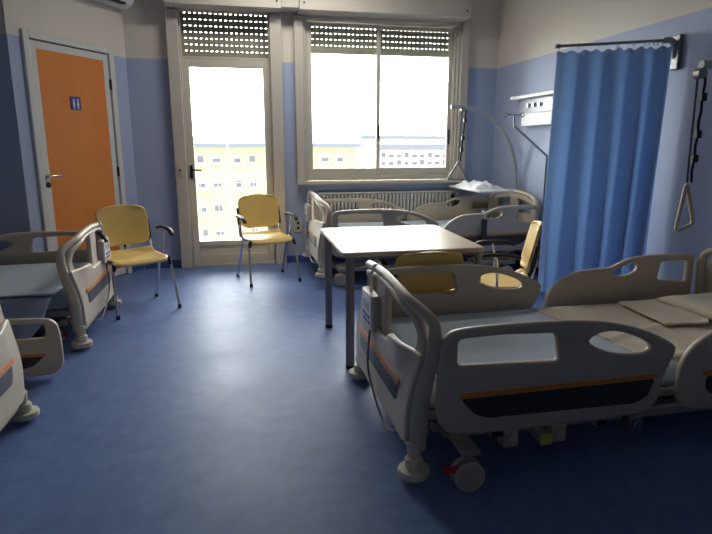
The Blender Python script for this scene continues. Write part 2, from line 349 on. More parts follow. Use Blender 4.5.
# ------------------------------------------------------------------ window (window_1)
w1 = struct(empty('window_1', (1.73, YB, .98)))
def fw(o): return under(o, w1)
cs = MB(); cs.box(.70,.80,YB-.08,YB+.02,.97,2.79); cs.box(2.67,2.77,YB-.08,YB+.02,.97,2.79)
cs.box(.80,.83,YB-.04,YB+.2,.97,2.80); cs.box(2.64,2.67,YB-.04,YB+.2,.97,2.80); cs.box(.83,2.64,YB-.04,YB+.2,2.76,2.82)
fw(cs.build('window_casing', M['casing'], bevel=.008))
fm = MB(); fm.box(.83,2.64,YB+.0,YB+.09,.98,1.04); fm.box(.83,.855,YB+.0,YB+.09,1.04,2.76); fm.box(2.615,2.64,YB,YB+.09,1.04,2.76)
fw(fm.build('window_frame', M['alu'], bevel=.004))
for nm, a, b, y in (('sash', .855, 1.71, YB+.008), ('sash', 1.675, 2.612, YB+.048)):
    s = MB(); t = .045
    s.box(a, a+t, y, y+.034, 1.04, 2.74); s.box(b-t, b, y, y+.034, 1.04, 2.74); s.box(a+t, b-t, y, y+.034, 1.04, 1.12); s.box(a+t, b-t, y, y+.034, 2.70, 2.74)
    so_ = s.build('sash', M['alu'], bevel=.004); under(so_, w1)
    gl = MB().box(a+t, b-t, y+.014, y+.020, 1.12, 2.70).build('glass_pane', M['glass'], smooth=False); gl.parent = so_
h = MB(); h.box(1.68,1.70,YB-.006,YB+.008,1.46,1.62); fw(h.build('sash_latch', M['black'], bevel=.003))
h = MB(); h.box(2.585,2.603,YB+.036,YB+.05,1.40,1.58); fw(h.build('sash_latch', M['black'], bevel=.003))
shutter(.84, 2.63, 2.44, 2.86, YB+.14, 'roller_shutter', w1)
fw(MB().box(.70,2.77,YB-.11,YB+.22,.94,.975).build('window_sill', M['stone'], bevel=.006))
# shutter boxes above the openings
for n, (x0, x1) in enumerate(((-.64, .55), (.74, 2.68))):
    t = struct(MB().box(x0, x1, 6.42, YB, 2.80, ZC).build('trim_%d' % (n+1), M['casing'], bevel=.006))
    m = MB()
    for x in (x0+.05, x1-.05): m.cyl((x, 6.42, 2.87), (x, 6.413, 2.87), .010, 10)
    m.build('screw', M['black']).parent = t
struct(MB().box(.55, .74, 6.45, YB, 2.82, ZC).build('trim_3', M['casing'], bevel=.006))

# ------------------------------------------------------------------ outdoors
bl = tag(struct(MB().box(-2.2,2.2,YB+.28,8.1,-.18,-.02).build('balcony_slab', M['concrete'], smooth=False)), 'concrete balcony floor slab outside the glazed door', 'slab')
rl = tag(empty('balcony_railing', (0, 8.05, -.02)), 'thin metal balcony railing outside the glazed door', 'railing')
m = MB(); m.box(-1.6,1.6,-.012,.012,1.02,1.04); m.box(-1.6,1.6,-.005,.005,.90,.908); m.box(-1.6,1.6,-.01,.01,.10,.115); m.build('handrail', M['railmetal'], rl, smooth=False)
for i in range(27):
    x = -1.56+i*.12; MB().box(x-.003,x+.003,-.003,.003,.10,1.02).build('baluster', M['railmetal'], rl, smooth=False)
for x in (-1.6, -.8, .8, 1.6): MB().box(x-.018,x+.018,-.018,.018,0,1.03).build('post', M['railmetal'], rl, smooth=False)
cl = tag(empty('clothes_line_post', (-.09, 7.95, -.02)), 'slim drying line post with crossbar on the balcony', 'drying post')
MB().cyl((0,0,0),(0,0,1.60),.008,8).build('pole', M['railmetal'], cl); MB().cyl((-.5,0,1.60),(.25,0,1.61),.005,8).build('crossbar', M['railmetal'], cl)
aw = tag(empty('awning_arm', (-.75, 7.9, 2.2)), 'grey folded awning end hanging at top left outside the balcony door', 'awning')
m = MB(); m.box(-.2,.30,-.9,.1,0,.05); m.box(-.2,.40,-.1,.1,-.07,-.03); m.box(-.2,.24,-.1,.1,.08,.16); m.build('awning_housing', M['lintel'], aw, bevel=.005)
MB().box(.1,.14,-.08,.08,-.04,.14).build('bracket', M['railmetal'], aw)
def building(name, x0, x1, Y, ztop, zbot, fm, label, cols, rows, wx, wz, roof=True, eave=.38, over=.5, mix=True, depth=9):
    zbot = -34; b = empty(name, ((x0+x1)/2, Y, zbot)); tag(b, label, 'building'); cx = (x0+x1)/2
    MB().box(x0-cx, x1-cx, 0, depth, 0, ztop-zbot).build('facade_wall', fm, b, smooth=False)
    MB().box(x0-cx-over*.2, x1-cx+over, -over, depth, ztop-zbot, ztop-zbot+eave).build('eave', M['eave'], b, smooth=False)
    if roof:
        zb = ztop-zbot+eave; MB().add([(x0-cx-.1,-over,zb),(x1-cx+over,-over,zb),(x1-cx+over,depth,zb),(x0-cx-.1,depth,zb),(x0-cx,depth*.5,zb+.75),(x1-cx-2.5,depth*.5,zb+.75)],
            [(0,1,5,4),(1,2,5),(2,3,4,5),(3,0,4),(0,3,2,1)]).build('roof', M['rooft'], b, smooth=False)
    for r in range(rows):
        for c, x in enumerate(cols):
            z = ztop-zbot-1.15-r*2.9*wz[1]
            ww = wx*(1.25 if (c % 3 == 1 and mix) else 1)
            if z < 1: continue
            fo = MB().box(x-cx-ww/2-.05, x-cx+ww/2+.05, -.05, .0, z-wz[0]/2-.05, z+wz[0]/2+.05).build('window', M['lintel'], b, smooth=False)
            MB().box(x-cx-ww/2, x-cx+ww/2, -.07, -.05, z-wz[0]/2, z+wz[0]/2*(.2 if (r+c) % 3 else 1)).build('pane', M['shade'], fo, smooth=False)
            if mix and c % 2 == 1: MB().box(x-cx-ww/2-.3, x-cx+ww/2+.3, -.5, -.05, z-wz[0]/2-.45, z-wz[0]/2-.05).build('balcony', M['lintel'], b, smooth=False)
    for x in cols[1::2]: MB().cyl((x-cx+.75, -.06, 0), (x-cx+.75, -.06, ztop-zbot), .05, 8).build('downpipe', M['lintel'], b)
    return b
building('apartment_block', -20, 12.6, 60, 1.10, -24, M['facade'], 'pale yellow apartment block with grey eaves across from the balcony door', [-8.8,-7.0,-5.2,-3.4,-1.85,.23,1.74,3.6,5.4,7.2,9.3,10.9], 4, .62, (.62, .86))
building('apartment_block', 29.5, 70, 120, .3, -34, M['facade2'], 'distant pale apartment block seen through the right window pane', [31.3,33,34.8,36.5,38.3,40,41.8,43.5,45.2,47], 4, .9, (1.0,.55), eave=1.1, over=.6)
building('apartment_block', 44, 90, 200, 3.3, -40, M['facade2'], 'farthest hazy rooftop block behind the distant apartment block', [50], 1, .6, (.9,.9), eave=1.2, roof=False)
m = MB(); m.cyl((0,0,0),(0,0,1.9),.07,8); m.cyl((-.7,0,1.2),(.7,0,1.2),.05,8); m.cyl((-.5,0,1.7),(.5,0,1.7),.05,8)
o = m.build('roof_antenna', M['railmetal']); o.location = (8.9, 63, 2.05); tag(o, 'television antenna on the roof of the near yellow apartment block', 'antenna')
gr = MB().box(-200,200,9,300,-34.2,-34).build('street_ground', M['concrete'], smooth=False); struct(gr)

# ------------------------------------------------------------------ radiator, sockets, air conditioner
r = empty('radiator', (0, 6.64, 0)); tag(r, 'long cream column radiator on the wall under the window', 'radiator')
m = MB(); n = 37
for i in range(n):
    x = .955+i*(2.58-.955)/(n-1)
    m.box(x-.015, x+.015, -.045, .045, .16, .825)
m.build('column_bank', M['rad'], r, bevel=.008)
m = MB(); m.cyl((.93,0,.20),(2.60,0,.20),.022); m.cyl((.93,0,.80),(2.60,0,.80),.022); m.build('header_pipe', M['rad'], r)
MB().box(.93,2.61,-.05,.05,.826,.84).build('top_cover', M['rad'], r, bevel=.004)
m = MB(); m.cyl((2.60,0,.80),(2.66,0,.80),.016); m.cyl((2.655,0,.80),(2.655,-.06,.80),.020); m.build('valve', M['white'], r)
m = MB(); m.cyl((2.62,0,.20),(2.62,0,.012),.010); m.cyl((.92,0,.20),(.92,0,.012),.010); m.build('supply_pipe', M['rad'], r)
for x in (1.2, 2.4): MB().box(x-.01,x+.01,.04,.078,.3,.7).build('wall_bracket', M['steel'], r)
s = MB().box(.655,.755,YB-.010,YB,.37,.53).build('wall_socket', M['casing'], bevel=.004); tag(s, 'beige socket plate on the blue wall beside the window chair', 'socket')
m = MB(); m.cyl((.705,YB-.010,.48),(.705,YB-.0115,.48),.018,12); m.cyl((.705,YB-.010,.42),(.705,YB-.0115,.42),.018,12); m.build('socket_outlet', M['black'], s)
ac = empty('air_conditioner', dw(.5,0,2.9)); tag(ac, 'white air conditioner unit high on the wall above the orange door', 'air conditioner')
prof = [(0,2.78),(.10,2.76),(.17,2.80),(.20,2.88),(.19,3.03),(.0,3.05)]
m = MB(); u0, u1 = .03, .93
m.add([dw(u, d, z) for u in (u0,u1) for d, z in prof], [(i,(i+1)%6,6+(i+1)%6,6+i) for i in range(6)]+[(0,1,2,3,4,5),(11,10,9,8,7,6)])
under(m.build('housing', M['white'], bevel=.01), ac)
m = MB(); dbox(m, .16, .82, .12, .195, 2.782, 2.80); under(m.build('air_outlet', M['black'], bevel=.003), ac)

# ------------------------------------------------------------------ bed head lamp unit on the right wall
b = empty('bedhead_light', (XR, 5.7, 1.75)); tag(b, 'white bedhead light unit with ledge on the right wall by the curtain', 'wall lamp')
MB().box(-.11, 0, -.50, .42, .13, .17).build('ledge', M['white'], b, bevel=.008)
MB().box(-.035, 0, -.46, .34, -.02, .13).build('back_panel', M['lcd'], b, bevel=.004)
MB().box(-.075, 0, -.44, .20, -.16, -.02).build('diffuser', M['white'], b, bevel=.01)
for y in (-.12, 0, .12): MB().cyl((-.035, y, .06), (-.055, y, .06), .022, 14).build('gas_outlet', M['steel'], b)

# ------------------------------------------------------------------ hospital bed
HW = .54
def xz(y0): return lambda u, v, d: (u, y0+d, v)
def sstep(a, b, x): t = max(0, min(1, (x-a)/(b-a))); return t*t*(3-2*t)
def make_bed(name, loc, rz, label, dz=0.0, rails=('up','up','up','up'), control_y=.15, length=2.30):
    """local x from footboard (0) to headboard (2.30); rails order: foot -y, head -y, foot +y, head +y"""
    root = empty(name, loc, rz); tag(root, label, 'hospital bed')
    up = lambda p: (p[0], p[1], p[2]+dz)
    CU = (-.53,-.50,-.46,-.42,-.38,-.34,-.30,.30,.34,.38,.42,.46,.50,.53); CV = (.30,.36,.42,.48,.54,.60,.66)
    for end, x0, sgn in (('footboard', 0, 1), ('headboard', length, -1)):
        wing = lambda y, z: (.055 if sgn > 0 else .012)*sstep(.30, .55, abs(y))*sstep(.28, .64, z-dz)
        m = MB()
        half = [(.0,.78),(.2,.772),(.36,.752),(.46,.722),(.525,.685),(.552,.63),(.550,.56),(.543,.48),(.538,.40),(.532,.30),(.52,.13)]
        rr = [.021,.021,.021,.022,.025,.029,.031,.034,.038,.040,.036]
        path = [(x0+sgn*(wing(p[0], p[1]+dz)+.018*sstep(.42,.54,p[0])), p[0]-.008*sstep(.5,.55,p[0]), p[1]) for p in half]; full = [(q[0], -q[1], q[2]) for q in path[::-1]]+path[1:]
        pts = spline([up(q) for q in full], 5); rad = rr[::-1]+rr[1:]
        rads = []
        for i in range(len(rad)-1):
            for k in range(5): rads.append(rad[i]*(1-k/5)+rad[i+1]*k/5)
        rads.append(rad[-1])
        m.sweep(pts, rads, 14, up=(1,0,0), flat=1.0)
        top = []
        for i in range(25):
            y = -.50+i*1.0/24; top.append((y, .77-.085*(abs(y)/.50)**2.6+dz-.012))
        out = [(-.50,.14+dz),(.50,.14+dz)]+top[::-1]
        out = rounded([(-.52,.60+dz),(-.52,.15+dz),(-.44,.10+dz),(.44,.10+dz),(.52,.15+dz),(.52,.60+dz)], [0,.03,.03,.03,.03,0]) + top[::-1][1:-1]
        if end == 'footboard':
            holes = [rounded([(s*.085,.50+dz),(s*.43,.50+dz),(s*.465,.60+dz),(s*.42,.672+dz),(s*.30,.708+dz),(s*.085,.738+dz)], .035) for s in (-1,1)]
        else: holes = [rounded([(s*.08,.56+dz),(s*.42,.56+dz),(s*.42,.66+dz),(s*.08,.71+dz)], .035) for s in (-1,1)]
        m.plate(out, holes, -.017, .017, .010, lambda u, v, d: (x0+d+sgn*wing(u, v), u, v), CU, [c+dz for c in CV])
        # raised outer skin of the lower panel, leaving a step under the hand holes
        sk_ = rounded([(-.50,.13+dz),(.50,.13+dz),(.548,.555+dz),(.20,.545+dz),(.16,.50+dz),(-.16,.50+dz),(-.20,.545+dz),(-.548,.555+dz)], [.05,.05,.03,.03,.03,.03,.03,.03])
        m.plate(sk_, [], -.016, .016, .012, lambda u, v, d: (x0-sgn*(.020)+d+sgn*wing(u, v), u, v), CU, [c+dz for c in CV])
        fb = m.build(end, M['bed'], root, angle=50)
        st = rounded([(-.36,.275+dz),(.36,.275+dz),(.38,.36+dz),(-.38,.36+dz)], [.03,.03,.01,.01])
        MB().plate(st, [], 0, .004, .0015, lambda u, v, d: (x0-sgn*(.0355+d), u, v)).build('slate_inlay', M['slate'], fb)
        MB().plate([(-.40,.364+dz),(.40,.364+dz),(.40,.392+dz),(-.40,.392+dz)], [], 0, .004, .0015, lambda u, v, d: (x0-sgn*(.0355+d), u, v)).build('orange_inlay', M['ostripe'], fb)
        for s in (-1, 1):
            bp = MB(); cxb = x0-sgn*.0; cy = s*.54
            bp.lathe([(.055,.016),(.068,.022),(.070,.036),(.066,.05),(.04,.054)], (cxb-sgn*.005, cy, dz), 'z', 24)
            bp.lathe([(.036,.054),(.040,.06),(.040,.088),(.036,.095)], (cxb-sgn*.004, cy-s*.006, dz), 'z', 20)
            bp.cyl((cxb, cy-s*.012, .09+dz), (cxb, cy-s*.02, .16+dz), .027, 14, .036)
            bp.build('corner_bumper', M['bedpale'], root)
    # control box hung on the outside of the footboard
    cy = control_y; control_side = 1 if cy > 0 else -1
    cb = MB().box(-.058, -.010, cy-.12, cy+.12, .465+dz, .655+dz).build('control_box', M['bed'], root, bevel=.012)
    m = MB()
    for s in (0,): m.sweep([(-.034, cy+s, .65+dz), (-.036, cy+s, .74+dz), (-.015, cy+s, .795+dz), (.012, cy+s, .795+dz), (.028, cy+s, .765+dz)], .007, 8)
    m.build('hanging_hook', M['white'], cb)
    sc = MB().box(-.061, -.0575, cy-.10, cy+.10, .485+dz, .635+dz).build('control_label', M['white'], cb, bevel=.001)
    m = MB()
    for i in range(4):
        for j in range(2): m.box(-.0625, -.0608, cy-.075+i*.04, cy-.050+i*.04, .495+j*.03+dz, .515+j*.03+dz)
    m.build('button_print', M['blueink'], sc, smooth=False)
    m = MB()
    for i in range(3): m.box(-.0625, -.0608, cy-.06+i*.045, cy-.033+i*.045, .565+dz, .61+dz)
    m.build('symbol_print', M['lcd'], sc, smooth=False)
    cab = spline([(-.045, cy-control_side*.03, .47+dz), (-.062, cy-control_side*.05, .30+dz), (-.06, cy-control_side*.12, .20+dz), (-.05, cy-control_side*.30, .10+dz), (-.03, cy-control_side*.42, .085+dz), (.04, cy-control_side*.46, .11+dz)], 6)
    MB().sweep(cab, .006, 8).build('control_cable', M['leg'], root)
    # side rails
    foot_out = [(.10,.24),(.075,.30),(.08,.55),(.11,.635),(.18,.66),(.40,.668),(.65,.665),(.80,.652),(.92,.628),(1.04,.59),(1.14,.542),(1.185,.505),(1.165,.44),(1.13,.35),(1.12,.27),(1.06,.215),(.92,.20),(.6,.195),(.25,.195),(.14,.205)]
    foot_hole1 = rounded([(.155,.505),(.615,.49),(.59,.615),(.35,.625),(.155,.618)], .025)
    foot_hole2 = [tuple(p) for p in [v.to_2d() for v in spline([(.75,.565,0),(.80,.60,0),(.88,.602,0),(.98,.57,0),(1.05,.53,0),(1.04,.50,0),(.95,.495,0),(.84,.515,0)], 5, True)]]
    head_out = [(1.245,.23),(1.225,.34),(1.235,.43),(1.28,.50),(1.36,.555),(1.46,.588),(1.60,.597),(1.68,.603),(1.76,.638),(1.85,.662),(1.98,.672),(2.15,.672),(2.285,.662),(2.305,.62),(2.30,.30),(2.26,.215),(2.1,.20),(1.6,.195),(1.35,.195)]
    head_hole1 = [tuple(v.to_2d()) for v in spline([(1.69,.565,0),(1.75,.60,0),(1.83,.622,0),(1.87,.615,0),(1.865,.575,0),(1.80,.545,0),(1.73,.545,0)], 5, True)]
    head_hole2 = rounded([(2.03,.505),(2.255,.48),(2.255,.628),(2.05,.628)], .025)
    def rail(kind, s, state):
        drop = dz if state == 'up' else dz-.16
        yy = s*.575 if state == 'up' else s*1.05
        m = MB()
        if kind == 'foot': o_, hs = foot_out, [foot_hole1, foot_hole2]
        else: o_, hs = head_out, [head_hole1, head_hole2]
        O = [tuple(v.to_2d()) for v in spline([(p[0], p[1], 0) for p in o_], 5, True)]
        drop += .012
        sh = lambda poly: [(u, v+drop) for u, v in poly]
        if state == 'down': sh = lambda poly: [(u-.105, .02+(v-.195)*.78) for u, v in poly]
        m.plate(sh(O), [sh(h_) for h_ in hs], yy-.020, yy+.020, .013, lambda u, v, d: (u, d, v))
        ro = m.build('side_rail', M['bed'], root, angle=50)
        if kind == 'foot': rc = [(.18,.36),(.18,.35),(.24,.285),(.30,.265),(1.00,.262),(1.06,.29),(1.09,.37)]; ol = [(.165,.362),(1.095,.372),(1.10,.392),(.165,.385)]
        else: rc = [(1.36,.36),(1.36,.30),(1.40,.265),(2.08,.262),(2.14,.30),(2.16,.37)]; ol = [(1.34,.362),(2.17,.372),(2.17,.392),(1.34,.385)]
        for sd in (s,):
            b_ = yy+sd*.0195
            MB().plate(rounded(sh(rc), .02), [], -.003, .003, .001, lambda u, v, d: (u, b_+d, v)).build('grip_recess', M['slate'], ro)
            MB().plate(sh(ol), [], -.0035, .0035, .001, lambda u, v, d: (u, b_+d, v)).build('orange_stripe', M['ostripe'], ro)
        xs = (.35, .85) if kind == 'foot' else (1.5, 2.0)
        m = MB()
        for x in xs:
            z0 = .20+drop
            if state == 'up': m.box(x-.035, x+.035, s*.42 if s > 0 else yy-.012, yy+.012 if s > 0 else s*.42, z0-.035, z0-.005); m.box(x-.03, x+.03, min(yy-.012,yy+.012), yy+.012, z0-.035, z0+.04)
            else: m.box(x-.03, x+.03, min(s*.42, yy), max(s*.42, yy), .14, .165)
        m.build('rail_bracket', M['frame'], ro, bevel=.004)
    rail('foot', -1, rails[0]); rail('head', -1, rails[1]); rail('foot', 1, rails[2]); rail('head', 1, rails[3])
    # mattress and platform
    MB().box(.06, 2.22, -.46, .46, .215+dz, .262+dz).build('mattress_platform', M['frame'], root, bevel=.008)
    def mt(u, v):
        return (0,0,0)
    MB().box(.075, length-.06, -.465, .465, .263+dz, .395+dz).build('mattress', M['mattress'], root, bevel=.035, seg=4)
    # underframe
    m = MB()
    for s in (-1, 1):
        m.box(.12, 2.14, s*.40-.02, s*.40+.02, .135+dz*.3, .185+dz*.3); m.box(.06, 2.2, s*.34-.02, s*.34+.02, .188+dz, .213+dz)
    for s in (-1, 1): m.box(.16, 2.10, s*.49-.015, s*.49+.015, .145, .19)
    for x in (.18, 1.14, 2.06): m.box(x-.03, x+.03, -.49, .49, .14+dz*.3, .18+dz*.3)
    m.box(.02,.08,-.40,.40,.16+dz,.20+dz); m.box(length-.08,length-.02,-.40,.40,.16+dz,.20+dz)
    for x in (.05, length-.05):
        for s in (-1,1): m.cyl((x, s*.40, .19+dz), (x, s*.52, .2+dz), .02)
    m.build('base_frame', M['frame'], root, bevel=.006)
    m = MB(); m.cyl((.5, -.12, .17+dz*.4), (1.1, -.12, .19+dz*.7), .03); m.cyl((1.3, .12, .17+dz*.4), (1.85, .12, .19+dz*.7), .03); m.box(.42,.56,-.16,-.08,.13+dz*.3,.21+dz*.3)
    m.build('lift_actuator', M['steel'], root, bevel=.004)
    if dz == 0:
        for x in (.43, .66, 1.05):
            q = MB(); q.box(x-.035, x+.035, -.56, -.50, .105, .185); q.cyl((x, -.575, .15), (x, -.50, .15), .024, 16); q.build('rail_latch', M['steel'] if x > 1 else M['bed'], root, bevel=.004)
    MB().box(.56, .80, -.50, -.43, .12+dz, .19+dz).build('motor_housing', M['slate'], root, bevel=.012)
    for x, s in ((.19,-1), (.19,1), (2.0,-1), (2.0,1)):
        y = s*(.655 if x < 1 and s < 0 and dz == 0 else .5); c = MB()
        if rails[0 if s < 0 else 2] == 'down' : y = s*.50
        for o_ in (-.026, .026): c.lathe([(.03,-.013),(.060,-.012),(.066,-.005),(.066,.005),(.060,.012),(.03,.013)], (x, y+o_, .067), 'y', 24)
        c.cyl((x, y-.04, .067), (x, y+.04, .067), .012)
        co = c.build('caster', M['bed'], root)
        f_ = MB(); f_.box(x-.012, x+.012, y-.011, y+.011, .067, .15); f_.box(x-.03, x+.05, min(s*.38, y+s*.012), max(s*.38, y+s*.012), .150+0*dz, .172); f_.build('caster_fork', M['frame'], co, bevel=.004)
        p = MB(); p.box(x-.11, x-.035, y-.018, y+.018, .085, .10); p.build('brake_pedal', M['red'], co, bevel=.005)
    MB().box(.545,.60,-.603,-.598,.125+dz,.17+dz).build('warning_label', M['label'], root)
    MB().box(.55,.595,-.597,-.42,.13+dz,.165+dz).build('label_tab', M['frame'], root)
    return root
bedA = make_bed('hospital_bed', (.695, 2.62, 0), 0, 'large cream hospital bed in right foreground with made up sheet and pillow', control_y=.14, length=2.38)
bedC = make_bed('hospital_bed', (.80, 5.96, 0), 0, 'raised hospital bed beside the radiator with lifting pole and drip stand', dz=.10, control_y=.25, length=2.31)
bedL = make_bed('hospital_bed', (-1.11, 4.61, 0), PI, 'left hospital bed in front of the orange door with a grey sheet', control_y=-.24, rails=('up','up','down','up'), length=2.38)
bedN = make_bed('hospital_bed', (-1.13, 2.46, 0), PI, 'hospital bed cut off by the left edge, only its footboard in view', control_y=-.12, length=2.38)

# lifting poles with triangular handle
def lifting_pole(loc, dz, pts, strap, tri, label, yaw=0):
    r = empty('lifting_pole', loc); tag(r, label, 'lifting pole')
    P = spline([(x-loc[0], 0, z-loc[2]) for x, z in pts], 6)
    MB().sweep(P, .021, 12).build('curved_pole', M['polepaint'], r)
    x0, z0, x1, z1 = strap; x0 -= loc[0]; x1 -= loc[0]; z0 -= loc[2]; z1 -= loc[2]
    MB().cyl((x0, -.02, z0-.01), (x0, .02, z0-.01), .028, 16).build('pulley', M['steel'], r)
    MB().sweep([(x0-.012, 0, z0), (x1-.004, 0, z1)], .007, 6, flat=.5).build('strap', M['strap'], r)
    s2 = MB(); n = 9; a = Vector((x0+.035, .0, z0)); b = Vector((x1+.02, .0, z1))
    s2.sweep([a.lerp(b, k/n)+Vector((0, .004*(-1)**k, 0)) for k in range(n+1)], .009, 6, flat=.6)
    for k in (2, 5, 7): q = a.lerp(b, k/n); s2.box(q.x-.016, q.x+.016, -.012, .012, q.z-.02, q.z+.02)
    s2.build('adjusting_strap', M['black'], r)
    T = [(x-loc[0], y, z-loc[2]) for x, y, z in tri]
    O = []
    for i in range(3):
        p = Vector(T[i]); a = Vector(T[i-1]); b = Vector(T[(i+1) % 3])
        s = p+(a-p).normalized()*.03; e_ = p+(b-p).normalized()*.03
        for k in range(5): t = k/4; O.append(s*(1-t)**2+p*2*t*(1-t)+e_*t*t)
    MB().sweep(O, .011, 10, closed=True, up=(0,1,0)).build('triangle_handle', M['bed'] if yaw else M['leg'], r)
    return r
lifting_pole((3.115, 5.96, 0), 0, [(3.115,.32),(3.115,.8),(3.10,1.10),(3.035,1.34),(2.94,1.51),(2.81,1.645),(2.63,1.75),(2.45,1.79),(2.30,1.795)], (2.44,1.78,2.41,1.215),
    [(2.41,5.96-5.96,1.215),(2.515,0,1.02),(2.285,0,1.02)], 'curved lifting pole with triangle handle at the raised bed by the window')
lifting_pole((3.115, 2.62, 0), 0, [(3.115,.22),(3.115,1.1),(3.10,1.35),(3.02,1.56),(2.9,1.69),(2.72,1.78),(2.55,1.80),(2.36,1.80)], (2.36,1.765,2.365,1.20),
    [(2.36,0,1.20),(2.435,.0,.975),(2.325,.0,.935)], 'lifting pole with hanging triangle handle at the right edge', yaw=1)
# drip stand of bed C
ds = empty('drip_stand', (3.10, 5.32, 0)); tag(ds, 'thin bent drip pole with hooks beside the raised bed', 'drip stand')
MB().sweep([(0,0,.27),(0,0,1.285),(-.375,0.0,1.575),(-.385,0.0,1.69)], .012, 10).build('bent_pole', M['steel'], ds)
m = MB(); m.cyl((-.46,0,1.685),(-.31,0,1.685),.006)
for s in (-.475, -.295): m.sweep([(s+.018*math.cos(a*PI/6), 0, 1.685+.018*math.sin(a*PI/6)) for a in range(12)], .005, 8, closed=True, up=(0,1,0))
m.build('hook_bar', M['steel'], ds)
MB().box(-.03,.02,-.02,.06,.25,.30).build('clamp', M['frame'], ds, bevel=.004)

# overbed table of bed C
ot = empty('overbed_table', (2.60, 6.0, 0)); tag(ot, 'white overbed table standing across the raised bed', 'overbed table')
MB().box(-.04,.36,-.30,.62,.885,.91).build('tray', M['white'], ot, bevel=.01)
MB().box(-.03,.03,.60,.66,.06,.885).build('column', M['leg'], ot, bevel=.006)
MB().box(-.022,.022,.585,.60,.72,.80).build('height_lever', M['black'], ot, bevel=.003)
MB().box(-.03,.03,.05,.66,.02,.06).build('base', M['leg'], ot, bevel=.006)
def crumple(name, x0, x1, y0, y1, z, h, m_, label, cat, seed, nu=26, nv=22, thick=.012):
    def fn(u, v):
        e_ = min(u, 1-u, v, 1-v); b_ = min(1, e_*6)
        n_ = noise.noise(Vector((u*4+seed, v*4, seed)))*.5+noise.noise(Vector((u*9+seed, v*8, 1)))*.25+.55
        return (x0+(x1-x0)*u+noise.noise(Vector((v*3, seed, 0)))*.02, y0+(y1-y0)*v+noise.noise(Vector((u*3, seed, 5)))*.02, z+b_*h*max(0.1, n_))
    m = MB(); m.grid(fn, nu, nv); N = len(m.v)
    # close underneath
    k = len(m.v); top = list(m.v); m.v += [(x, y, z-.0) for x, y, zz in top]
    m.f += [tuple(i+k for i in f_) for f_ in list(m.f)]
    W_ = nv+1
    per = [i*W_ for i in range(nu+1)]+[nu*W_+j for j in range(1, nv+1)]+[i*W_+nv for i in range(nu-1, -1, -1)]+[j for j in range(nv-1, 0, -1)]
    for a_, b_ in zip(per, per[1:]+per[:1]): m.f.append((a_, b_, b_+k, a_+k))
    o = m.build(name, m_, angle=80); return tag(o, label, cat)
crumple('folded_towel', 2.58, 2.92, 5.85, 6.5, .911, .09, M['cloth'], 'crumpled white cloth lying on the overbed table tray', 'cloth', 3)
nc = empty('bedside_cabinet', (2.965, 6.64, 0)); tag(nc, 'narrow wooden topped cabinet in the corner behind the raised bed', 'cabinet')
MB().box(-.17,.19,-.06,.06,.02,.655).build('body', M['leg'], nc, bevel=.004); MB().box(-.18,.20,-.065,.065,.66,.69).build('top', M['wood'], nc, bevel=.005)
MB().box(-.165,.185,-.066,-.06,.35,.62).build('drawer', M['white'], nc, bevel=.002)

# ------------------------------------------------------------------ bed linen
def linen(name, fn, nu, nv, m_, label, cat, thick=.010):
    m = MB(); m.grid(fn, nu, nv); o = m.build(name, m_, solid=thick, angle=80); return tag(o, label, cat)
def shA(u, v):
    x = 1.86+u*(2.93-1.86); y = 2.185+v*.87
    x += (1-u)*(-.09*v+.06*math.sin(v*5)*.3)
    z = .408+.007*noise.noise(Vector((x*4, y*4, 2)))+.004*noise.noise(Vector((x*14, y*9, 2)))+.010*math.exp(-((y-2.5-.35*(x-2.0))/.025)**2)
    e_ = min(v, 1-v)
    return (x, y, z)
linen('bed_sheet', shA, 50, 44, M['cream'], 'cream cotton sheet over the head half of the foreground bed', 'sheet')
def shA2(u, v):
    x = .80+u*(1.95-.80); y = 2.175+v*.885
    z = .4035+.004*noise.noise(Vector((x*5, y*5, 7)))+.003*math.sin(x*30+y*8)*max(0, noise.noise(Vector((x*2, y*2, 3))))
    return (x, y, z)
linen('bed_sheet', shA2, 50, 40, M['bluesheet'], 'pale blue sheet over the foot half of the foreground bed', 'sheet', .006)
def pillow(name, c, sx, sy, h_, m_, label, rz=0, tilt=0):
    m = MB(); n_ = 26
    for sgn in (1, -1):
        def fn(u, v):
            a = 2*u-1; b_ = 2*v-1; t = (max(0, 1-a**4)*max(0, 1-b_**4))**.5
            k = 1-.06*(a*a*b_*b_); zz = sgn*h_*.5*t+.006*noise.noise(Vector((a*3, b_*3, sgn)))*t
            return (a*sx/2*(1-.05*(1-b_*b_)), b_*sy/2*(1-.05*(1-a*a)), zz)
        m.grid(fn, n_, n_)
    o = m.build(name, m_, angle=80); o.location = c; o.rotation_euler = (0, tilt, rz)
    me = o.data; bm = bmesh.new(); bm.from_mesh(me); bmesh.ops.remove_doubles(bm, verts=bm.verts, dist=.0008); bmesh.ops.recalc_face_normals(bm, faces=bm.faces); bm.to_mesh(me); bm.free()
    return tag(o, label, 'pillow')
pillow('pillow', (2.78, 2.62, .452), .44, .74, .08, M['cream'], 'flat cream pillow at the head of the foreground bed', rz=.05)
def foldA(u, v):
    a = Vector((2.30, 2.985)); b = Vector((2.97, 2.985)); c = Vector((2.40, 2.36)); d = Vector((2.27, 2.55))
    p = (a.lerp(b, u)).lerp(d.lerp(c.lerp(Vector((2.60, 2.62)), .6), u), v)
    return (p.x, p.y, .436+.010*noise.noise(Vector((p.x*7, p.y*7, 3)))+.006*math.sin(v*PI*3+u*4)*u)
linen('folded_sheet', foldA, 30, 30, M['cream'], 'turned down corner of cream sheet beside the pillow on the foreground bed', 'sheet', .010)
